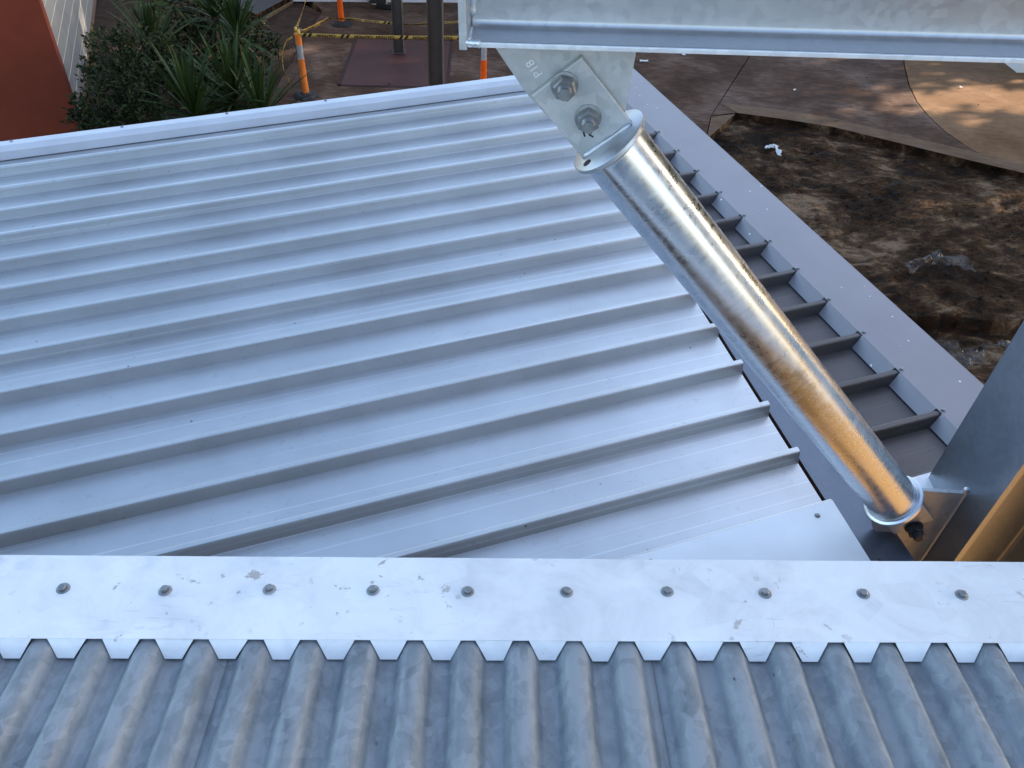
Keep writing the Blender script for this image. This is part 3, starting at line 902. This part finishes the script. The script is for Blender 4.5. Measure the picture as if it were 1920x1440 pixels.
# ================================================================== CAUTION TAPE
SIDE = -1
def tape(name, label, pts, width=0.058, words=(), sag=0.0, twist=0.0, flip=True, tilt=0.0, stripe=0.42):
    """tape hung through the points; words are printed along it"""
    P_ = [Vector(p) for p in pts]
    seg = []
    for a, b in zip(P_[:-1], P_[1:]):
        n_ = max(6, int((b - a).length / 0.06))
        for k in range(n_):
            s = k / n_
            q = a.lerp(b, s)
            q.z -= sag * 4 * s * (1 - s) * (b - a).length
            seg.append(q)
    seg.append(P_[-1].copy())
    ln = [0.0]
    for a, b in zip(seg[:-1], seg[1:]): ln.append(ln[-1] + (b - a).length)
    def at(s):
        s = min(max(s, 0), ln[-1] - 1e-5)
        for i in range(len(ln) - 1):
            if ln[i + 1] >= s:
                f_ = (s - ln[i]) / (ln[i + 1] - ln[i]); break
        c = seg[i].lerp(seg[i + 1], f_)
        d = (seg[i + 1] - seg[i]).normalized()
        a_ = twist * math.sin(s * 4.1) + tilt
        up = Vector((0, -math.sin(a_) , math.cos(a_)))
        up = (up - d * up.dot(d)).normalized()
        return c, d, up, up.cross(d)
    root = empty(name, label, 'tape', tuple(P_[0]), 0, 'caution tape around the painted pad')
    o0 = P_[0]
    mb = MB()
    N_ = int(ln[-1] / 0.04) + 2
    rows = []
    for k in range(N_):
        c, d, up, nn = at(ln[-1] * k / (N_ - 1))
        c = c - o0
        rows.append([c - up * width / 2, c, c + up * width / 2])
    mb.sheet(rows)
    st = mb.build('tape_strip', MT['tape_y'], root, smooth=True)
    md = st.modifiers.new('thickness', 'SOLIDIFY'); md.thickness = 0.0006; md.offset = 0
    def put2(x, y):
        c, d, up, nn = at(x)
        return c - o0 + up * y, nn
    def both(fn_pts, faces, nm):
        for sgn in (1, -1):
            vv2 = []
            for (x, y) in fn_pts:
                p, nn = put2(x, y); vv2.append(p + nn * 0.002 * sgn)
            if sgn == SIDE: MB().add(vv2, faces).build(nm, MT['tape_k'], st)
    s = 0.10
    k = 0
    WV, WF = text_verts('CAUTION', 0.066, 0.0035)
    wl_ = max(v.x for v in WV) - min(v.x for v in WV)
    while s < ln[-1] - 0.1:
        for e in range(2):                                   # pair of slanting black bars
            x = s + e * 0.085
            both([(x, -width / 2), (x + 0.045, -width / 2), (x + 0.085, width / 2), (x + 0.04, width / 2)], [(0, 1, 2, 3)], 'black_bar')
        s += 0.23
        reps = 1 if k == 0 else 2
        for e in range(reps):
            if s + wl_ > ln[-1]: break
            both([(s + wl_ / 2 + (-v.x if flip else v.x), (-v.y if flip else v.y) * width / 0.066) for v in WV], WF, 'lettering')
            s += wl_ + 0.045
        s += 0.02
        k += 1
    return root
A_top = Vector(BA) + Vector((-0.03, -0.05, 1.03))
tape('caution_tape', 'yellow caution tape stretched in front of the brown posts', [A_top, Vector(BC) + Vector((0, -0.03, 1.0))], sag=0.006)
tape('caution_tape', 'caution tape sagging low behind the posts from the faded bollard', [A_top + Vector((0.03, 0.06, 0)), Vector(BB) + Vector((-0.22, -0.12, 0.14)), Vector(BB) + Vector((0.22, -0.15, 0.16)), Vector(BB) + Vector((1.35, -0.2, 0.14)), Vector(BD) + Vector((-0.1, -0.12, 0.22))], width=0.05, sag=0.004, twist=0.9)
tape('caution_tape', 'caution tape running from the faded bollard towards the white building', [A_top + Vector((-0.01, 0.05, 0.02)), Vector((-4.35, 17.3, 1.05))], width=0.035, sag=0.015, twist=1.4)
tape('caution_tape', 'loose tail of caution tape hanging from the faded bollard', [A_top + Vector((-0.05, 0, -0.04)), A_top + Vector((-0.17, 0.02, -0.12)), A_top + Vector((-0.27, 0.02, -0.33)), A_top + Vector((-0.28, 0.02, -0.60)), A_top + Vector((-0.20, 0.0, -0.80))], width=0.03, twist=0.8)
def knot(loc, r_, label):
    mb = MB()
    for k in range(7):
        c = Vector((random.uniform(-1, 1), random.uniform(-1, 1), random.uniform(-.6, .8))) * r_ * 0.45
        m = Matrix.Translation(c) @ Matrix.Rotation(random.uniform(0, 6), 4, Vector((random.random(), random.random(), random.random())).normalized())
        mb.lathe([(r_ * .25, -r_ * .3), (r_ * .55, -r_ * .1), (r_ * .5, r_ * .15), (r_ * .2, r_ * .35)], 7, m, mi=0 if k % 3 else 1)
    o = mb.build('tape_knot', [MT['tape_y'], MT['tape_k']])
    o.location = loc
    tag(o, label, 'knot')
knot(A_top + Vector((0.03, 0.05, 0.045)), 0.075, 'knot of caution tape on top of the faded bollard')
knot(A_top + Vector((-0.31, 2.1, -0.02)), 0.09, 'yellow bundle of tape tied midway along the slanting tape')

# ================================================================== BROWN POSTS
def post(label, loc, w, h):
    o = empty('brown_post', label, 'post', loc, R(2), 'brown steel posts on the painted pad')
    a = w / 2
    MB().box(-a + 0.013, a - 0.013, -0.012, 0.012, 0.0, h).build('web', MT['post'], o)
    for sx in (-1, 1):
        x = sx * (a - 0.006)
        MB().box(min(x - 0.0065, x + 0.0065), max(x - 0.0065, x + 0.0065), -0.09, 0.09, 0.0, h).build('flange', MT['post_edge'] if sx > 0 else MT['post'], o, bevel=0.002)
    MB().box(-a - 0.03, a + 0.03, -0.12, 0.12, 0.006, 0.018).build('base_plate', MT['post'], o)
    return o
MT['post_edge'] = MT['post']
post('brown steel post standing in the middle of the red pad', (-2.506, 15.30, 0.006), 0.185, 7.5)
post('wider brown steel post rising close behind the roof edge', (-1.135, 9.55, 0.0), 0.175, 7.5)

# ================================================================== BUILDINGS AROUND
PH = Vector((PD.x, PD.y, 0)).normalized(); RH = Vector((RD.x, RD.y, 0)).normalized()
K = Vector((-6.905, 11.62, 0))
bM2 = Matrix.Translation(K) @ Matrix((RH, PH, Vector((0, 0, 1)))).transposed().to_4x4()
hb = empty('boarded_building', 'building with a red rendered end and white boarded side', 'building', matrix=bM2)
MB().box(-9, 0.0, 0.0, 0.22, -0.3, 5.2).build('end_wall', MT['red_wall'], hb)
bh = 0.27
for k in range(int(4.6 / bh)):
    z = 0.06 + k * bh
    MB().box(-0.035, -0.008, 0.24, 14.0, z, z + bh - 0.012).build('board', MT['white_board'], hb, bevel=0.003)
    MB().box(-0.035, -0.004, 0.24, 14.0, z + bh - 0.0115, z + bh - 0.0005).build('joint_strip', MT['board_joint'], hb)
MB().box(-0.2, -0.036, 0.23, 14.0, -0.3, 4.75).build('side_wall', MT['white_board'], hb)
MB().box(-0.03, 0.015, 0.23, 14.0, -0.3, 0.05).build('plinth', MT['timber'], hb)
MB().box(-9.3, 0.3, -0.3, 14.3, 5.2, 5.35).build('roof', MT['galv_dark'], hb)

wb = empty('white_building', 'white rendered building behind the taped paving', 'building', (-5.03, 17.66, 0), math.atan2(0.56, 3.38))
MB().box(0, 9.0, 0, 6, 0.0, 3.4).build('wall', MT['white_wall'], wb, bevel=0.01)
MB().box(-0.04, 9.04, -0.03, 6.03, 0.0, 0.09).build('plinth', MT['white_wall'], wb, bevel=0.008)
MB().box(-0.3, 9.3, -0.4, 6.3, 3.4, 3.55).build('roof', MT['galv_dark'], wb)
w2 = empty('white_block_wall', 'low white wall corner beyond the tan concrete', 'wall', (9.50, 16.25, 0), 0.12)
MB().box(0, 7, 0, 8, -0.01, 0.42).build('wall', MT['white_wall'], w2, bevel=0.01)
MB().box(-0.04, 7.04, -0.04, 8.04, 0.42, 0.48).build('coping', MT['white_wall'], w2, bevel=0.01)

# timber edging of the bed
e = MB().prism([(-5.435, 16.42), (-5.41, 16.40), (-5.055, 17.60), (-5.08, 17.62)], 'z', -0.2, 0.03).build('timber_edging', MT['timber'], bevel=0.008)
tag(e, 'weathered timber edging beside the dark asphalt', 'edging')

# bundle of galvanised brackets
br = empty('steel_brackets', 'small pile of galvanised brackets lying by the white building', 'brackets', (-3.30, 17.50, 0.0), 0.3)
for k in range(6):
    m = Matrix.Translation((random.uniform(-.16, .22), random.uniform(-.1, .1), 0.03 + 0.05 * k)) @ Matrix.Rotation(random.uniform(-.5, .5), 4, 'Z') @ Matrix.Rotation(random.uniform(-.3, .3), 4, 'Y')
    mb = MB()
    tmp = MB().prism([(-0.02, 0), (0.10, 0), (0.10, 0.012), (-0.008, 0.012), (-0.008, 0.09), (-0.02, 0.09)], 'x', -0.17, 0.17)
    mb.add([m @ Vector(p) for p in tmp.v], tmp.f)
    mb.build('bracket', MT['zinc_bright'] if k % 2 else MT['bolt_dark'], br)

# ================================================================== PLANTS
def shrub(label, loc, blobs, n, leaf, group=None):
    o = empty('shrub', label, 'shrub', loc, 0, group)
    mb = MB()
    for k in range(7):                                        # stems
        b = random.choice(blobs)
        tip = Vector(b[:3]) + Vector((random.uniform(-.2, .2), random.uniform(-.2, .2), 0))
        m0 = Vector((random.uniform(-.08, .08), random.uniform(-.08, .08), -0.05))
        mid = m0.lerp(tip, .5) + Vector((random.uniform(-.08, .08), random.uniform(-.08, .08), 0))
        rings = []
        for q, r_ in ((m0, .022), (mid, .014), (tip, .006)):
            rings.append([q + Vector((r_ * math.cos(a * 1.2566), r_ * math.sin(a * 1.2566), 0)) for a in range(5)])
        mb.ring_tube(rings)
    mb.build('stem', MT['bark'], o)
    mb = MB()
    tot = sum(b[3] ** 2 for b in blobs)
    for b in blobs:
        c, r_ = Vector(b[:3]), b[3]
        m_ = int(n * r_ * r_ / tot)
        ntw = max(5, m_ // 11)
        for i in range(ntw):                                  # twigs carrying leaves in whorls
            d = Vector((random.gauss(0, 1), random.gauss(0, 1), random.gauss(0.15, 1))).normalized()
            rad = r_ * (0.45 + 0.62 * random.random() ** 0.6)
            rad *= 1 + 0.25 * noise.noise(d * 2.1 + c)
            tip = c + d * rad
            for j in range(11):
                p = tip - d * random.uniform(0, 0.16) + Vector((random.gauss(0, .02), random.gauss(0, .02), random.gauss(0, .02)))
                ld = (d * 0.5 + Vector((random.gauss(0, .7), random.gauss(0, .7), random.gauss(0.25, .6)))).normalized()
                sd_ = ld.cross(Vector((random.gauss(0, 1), random.gauss(0, 1), random.gauss(0, 1)))).normalized()
                L_ = leaf * random.uniform(0.6, 1.25); w_ = L_ * 0.24
                up = sd_.cross(ld) * L_ * 0.08
                mb.add([p, p + ld * L_ * .45 + sd_ * w_ - up, p + ld * L_, p + ld * L_ * .45 - sd_ * w_ - up], [(0, 1, 2), (0, 2, 3)])
    c_ = mb.build('crown', MT['leaf_bush'], o)
    return o
shrub('small-leaved dark shrub growing against the white boarded side', (-6.10, 11.9, 0), [(-0.12, 0.0, 1.05, 0.42), (0.30, .05, 1.0, .45), (-0.42, -.2, 0.78, 0.25), (0.05, -.1, .65, .5)], 3600, 0.075)
shrub('small-leaved shrub crowding the red wall and roof edge', (-5.75, 10.75, 0), [(-0.10, 0.0, 0.78, 0.48), (0.32, .1, 0.68, .42), (-0.52, -.1, 0.62, .28), (0.1, .3, .95, .42), (-0.2, 0, .35, .5)], 4200, 0.075)
shrub('low shrub tucked between the strap-leaved plants', (-5.25, 12.2, 0), [(0.0, 0.0, 0.55, 0.5), (-.4, 0.1, .75, .42), (0.45, -.1, .4, .38)], 2600, 0.08)

def blade(L_, w_, droop, n=6):
    """one strap leaf along local +x, folded along its middle, pointed at the tip"""
    mb = MB()
    rows = []
    for k in range(n + 1):
        s = k / n
        wd = w_ * (0.55 + 1.1 * s) * (1 - s) ** 0.75 if s > 0.3 else w_ * (0.42 + 0.95 * s)
        wd = max(wd, 0.0008)
        x = L_ * s * (1 - 0.12 * droop * s)
        z = -droop * L_ * 0.5 * s ** 2.4
        rows.append([(x, -wd, z + wd * 0.35), (x, 0, z), (x, wd, z + wd * 0.35)])
    mb.sheet(rows)
    me = bpy.data.meshes.new('leaf')
    me.from_pydata(mb.v, [], mb.f)
    for p in me.polygons: p.use_smooth = True
    me.materials.append(MT['leaf_yucca'])
    return me
BL = [blade(1.0, 0.036, d) for d in (0.05, 0.15, 0.3, 0.6, 1.0)]
BLD = []
for me in BL[3:]:
    m2 = me.copy(); m2.materials.clear(); m2.materials.append(MT['leaf_dry']); BLD.append(m2)
def yucca(label, loc, heads, nl_, ll, group='strap-leaved plants in the bed'):
    o = empty('yucca', label, 'yucca', loc, 0, group)
    for (hx, hy, hz) in heads:
        mb = MB()
        rings = []
        for s in (0, .35, .7, 1):
            r_ = 0.055 - 0.012 * s
            c = Vector((hx * s, hy * s, -0.06 + (hz + 0.06) * s))
            rings.append([c + Vector((r_ * math.cos(a * .785), r_ * math.sin(a * .785), 0)) for a in range(8)])
        mb.ring_tube(rings)
        mb.build('trunk', MT['bark'], o)
        for k in range(nl_):
            s = (k + 0.5) / nl_
            el = R(84 - 118 * s ** 1.25) + random.gauss(0, .09)
            az = k * 2.399 + random.gauss(0, .2)
            L_ = ll * (0.78 + 0.34 * math.sin(math.pi * min(1, s * 1.1 + .12))) * random.uniform(.85, 1.12)
            dry = s > 0.93 and random.random() < .6
            me = random.choice(BLD) if dry else BL[min(4, int(s * 4.2 + random.random() * .9))]
            ob = bpy.data.objects.new('leaf', me)
            ob.location = (hx, hy, hz + 0.05 - 0.16 * s)
            ob.rotation_euler = (random.gauss(0, .35), -el, az)
            ob.scale = (L_, random.uniform(.85, 1.15), L_)
            link(ob, o)
    return o
yucca('strap-leaved plant with tall upright leaves in the middle of the bed', (-4.93, 11.15, 0), [(0.05, 0, 0.50)], 84, 0.98)
yucca('large strap-leaved plant reaching over the faded orange bollard', (-4.05, 11.40, 0), [(0.06, 0.1, 0.34), (-0.38, 0.25, 0.55)], 80, 0.98)
yucca('strap-leaved plant behind the small-leaved shrub', (-6.0, 13.0, 0), [(-.10, 0, 0.70)], 64, 0.80)
yucca('tall strap-leaved plant with two heads at the back of the bed', (-5.55, 13.9, 0), [(0.20, 0, 0.95), (-0.55, .25, 1.05)], 66, 0.85)
yucca('strap-leaved plant at the back of the bed beside the asphalt', (-4.95, 13.5, 0), [(0.05, 0.1, 0.78)], 64, 0.80)
yucca('strap-leaved plant at the back of the bed by the white boards', (-6.75, 14.8, 0), [(0, 0, 0.85)], 56, 0.80)
shrub('dark shrub at the back of the bed beneath the strap-leaved heads', (-5.3, 14.6, 0), [(0.0, 0.0, 0.45, 0.5), (-.7, 0.1, .5, .5), (0.55, -.5, .4, .42), (.3, -1.1, .35, .45), (-.5, -.8, .45, .5)], 3600, 0.09)
shrub('low dark shrub at the bed edge by the faded bollard', (-4.55, 12.5, 0), [(0.0, 0.0, 0.32, 0.38), (-.45, 0.1, .4, .42), (-0.2, .5, .35, .4)], 2200, 0.08)
# ================================================================== PLASTIC AND SCRAPS ON THE MUD
def crumple(name, label, loc, sx, sy, h, rz, seed, cat='plastic sheet', mat='plastic', group=None):
    mb = MB()
    rows = []
    nx, ny = 44, 18
    for j in range(ny + 1):
        row = []
        for i in range(nx + 1):
            a, b = i / nx - .5, j / ny - .5
            q = Vector((a * 3.2, b * 2.2, seed))
            e_ = 1 - 0.55 * abs(noise.noise(Vector((a * 3, seed, 2)))) * (2 * abs(b))
            z = h * abs(noise.fractal(q * 1.7, 0.7, 2.2, 4)) * 1.2 + h * 0.25 * (1 - 4 * a * a) * (1 - 4 * b * b)
            row.append((a * sx + 0.06 * noise.noise(q * 2.3), b * sy * e_ + 0.09 * noise.noise(q * 1.6 + Vector((4, 0, 0))) + 0.12 * math.sin(a * 5 + seed), z + 0.012))
        rows.append(row)
    mb.sheet(rows)
    o = mb.build(name, MT[mat], smooth=True, angle=35)
    o.location = (*loc, mud_z(*loc) + 0.005)
    o.rotation_euler = (0, 0, rz)
    return tag(o, label, cat, group)
crumple('plastic_sheet', 'crumpled clear plastic sheet lying in the middle of the mud', (5.62, 9.38), 0.92, 0.30, 0.10, 0.12, 1.3)
crumple('plastic_sheet', 'dark crumpled plastic sheet in the lower trench by the column', (5.22, 7.75), 1.00, 0.36, 0.12, -0.25, 4.2)
crumple('plastic_sheet', 'strip of plastic half buried at the trench edge', (5.95, 7.80), 0.42, 0.10, 0.05, -0.6, 7.7)
crumple('paper_scrap', 'torn white scrap on the mud near the pale wedge', (4.02, 12.45), 0.24, 0.09, 0.03, -0.3, 2.2, 'scrap', 'paper')
for k, (x, y, s, lb) in enumerate([(2.116, 15.6, .16, 'crumpled white paper scrap on the dark paving'), (2.932, 16.08, .13, 'small round white scrap near the saw cut'), (8.05, 15.3, .07, 'white pebble-sized scrap on the tan concrete'), (4.80, 14.69, .07, 'tiny white scrap on the brown paving')]):
    mb = MB()
    mb.sheet([[((i / 5 - .5) * s, (j / 3 - .5) * s * .5, 0.012 + .03 * abs(noise.noise(Vector((i * .9, j * .9, k * 3.1))))) for i in range(6)] for j in range(4)])
    o = mb.build('paper_scrap', MT['paper'])
    o.location = (x, y, 0.002); o.rotation_euler = (0, 0, k * 1.3)
    tag(o, lb, 'scrap')

# ================================================================== ADDED TREES OUT OF VIEW (placed to block the low sun)
def tree(label, q, S, zb, zt, rad, nleaf, seed, ls=1.0):
    rnd = random.Random(seed)
    sh = Vector((math.sin(SUN_AZ), math.cos(SUN_AZ), 0)); qh = Vector((-sh.y, sh.x, 0))
    p = sh * S + qh * q
    o = empty('added_shade_tree', label, 'tree', (p.x, p.y, -0.3), 0, 'added off-frame trees that block the low sun')
    mb = MB()
    def limb(a, b, r0, r1):
        mid = a.lerp(b, .5) + Vector((rnd.uniform(-.3, .3), rnd.uniform(-.3, .3), 0))
        rings = []
        for c, r_ in ((a, r0), (mid, (r0 + r1) / 2), (b, r1)):
            rings.append([c + Vector((r_ * math.cos(k * .785), r_ * math.sin(k * .785), 0)) for k in range(8)])
        mb.ring_tube(rings)
    zm = zb + 0.45 * (zt - zb)
    limb(Vector((0, 0, -.2)), Vector((0, 0, zm)), .34, .18)
    blobs = []
    for k in range(12):
        a = k * 2.4; z = zb + 1.0 + (zt - zb - 2.2) * (k + .5) / 12
        rr = rad * 0.62 * math.sin(math.pi * (0.15 + 0.75 * (k + .5) / 12)) * rnd.uniform(.7, 1.1)
        c = Vector((rr * math.cos(a), rr * math.sin(a), z))
        limb(Vector((0, 0, max(zb * .8, min(zm, z - 1.4)))), c, .11, .04)
        blobs.append((c, rad * rnd.uniform(.48, .62)))
    mb.build('trunk', MT['bark'], o)
    mb = MB()
    for i in range(nleaf):
        c, r_ = rnd.choice(blobs)
        d = Vector((rnd.gauss(0, 1), rnd.gauss(0, 1), rnd.gauss(0, .8))).normalized()
        p_ = c + d * r_ * rnd.random() ** .45
        ld = Vector((rnd.gauss(0, 1), rnd.gauss(0, 1), rnd.gauss(-.2, .7))).normalized()
        sd_ = ld.cross(Vector((rnd.gauss(0, 1), rnd.gauss(0, 1), rnd.gauss(0, 1)))).normalized()
        L_ = rnd.uniform(.22, .42) * ls
        mb.add([p_, p_ + ld * L_ * .5 + sd_ * L_ * .3, p_ + ld * L_, p_ + ld * L_ * .5 - sd_ * L_ * .3], [(0, 1, 2, 3)])
    mb.build('crown', MT['leaf_tree'], o)
tree('added off-frame tree with a high crown keeping sun off the roofs', -3.2, 14.5, 11.2, 20.0, 2.9, 15000, 1, 1.6)
tree('added broad off-frame tree keeping sun off the lower roof', 2.7, 14, 5.0, 17.5, 2.9, 17000, 2, 1.7)
tree('added off-frame tree closing a sun gap behind the nearest ones', 0.3, 18.5, 12.6, 21.0, 3.0, 15000, 10, 1.7)
tree('added broad off-frame tree darkening the sky on the right', -8.4, 15, 4.5, 17.0, 3.2, 14000, 6)
tree('added slender off-frame tree keeping sun off the mud', 7.0, 17.5, 3.3, 16.5, 2.8, 15000, 8, 1.4)
tree('added off-frame tree at the near end of the far shading row', 4.8, 25, 3.0, 16.0, 2.7, 13000, 9)
tree('added off-frame tree with a raised crown that lets sun patches through', 9.4, 25.5, 5.4, 17.5, 3.0, 14000, 3)
tree('added off-frame tree with low branches shading the paving', 13.8, 25, 0.6, 16.0, 3.1, 16000, 4)
tree('added off-frame tree with low branches last in the shading row', 18.8, 26, 0.6, 16.0, 3.3, 16000, 5)
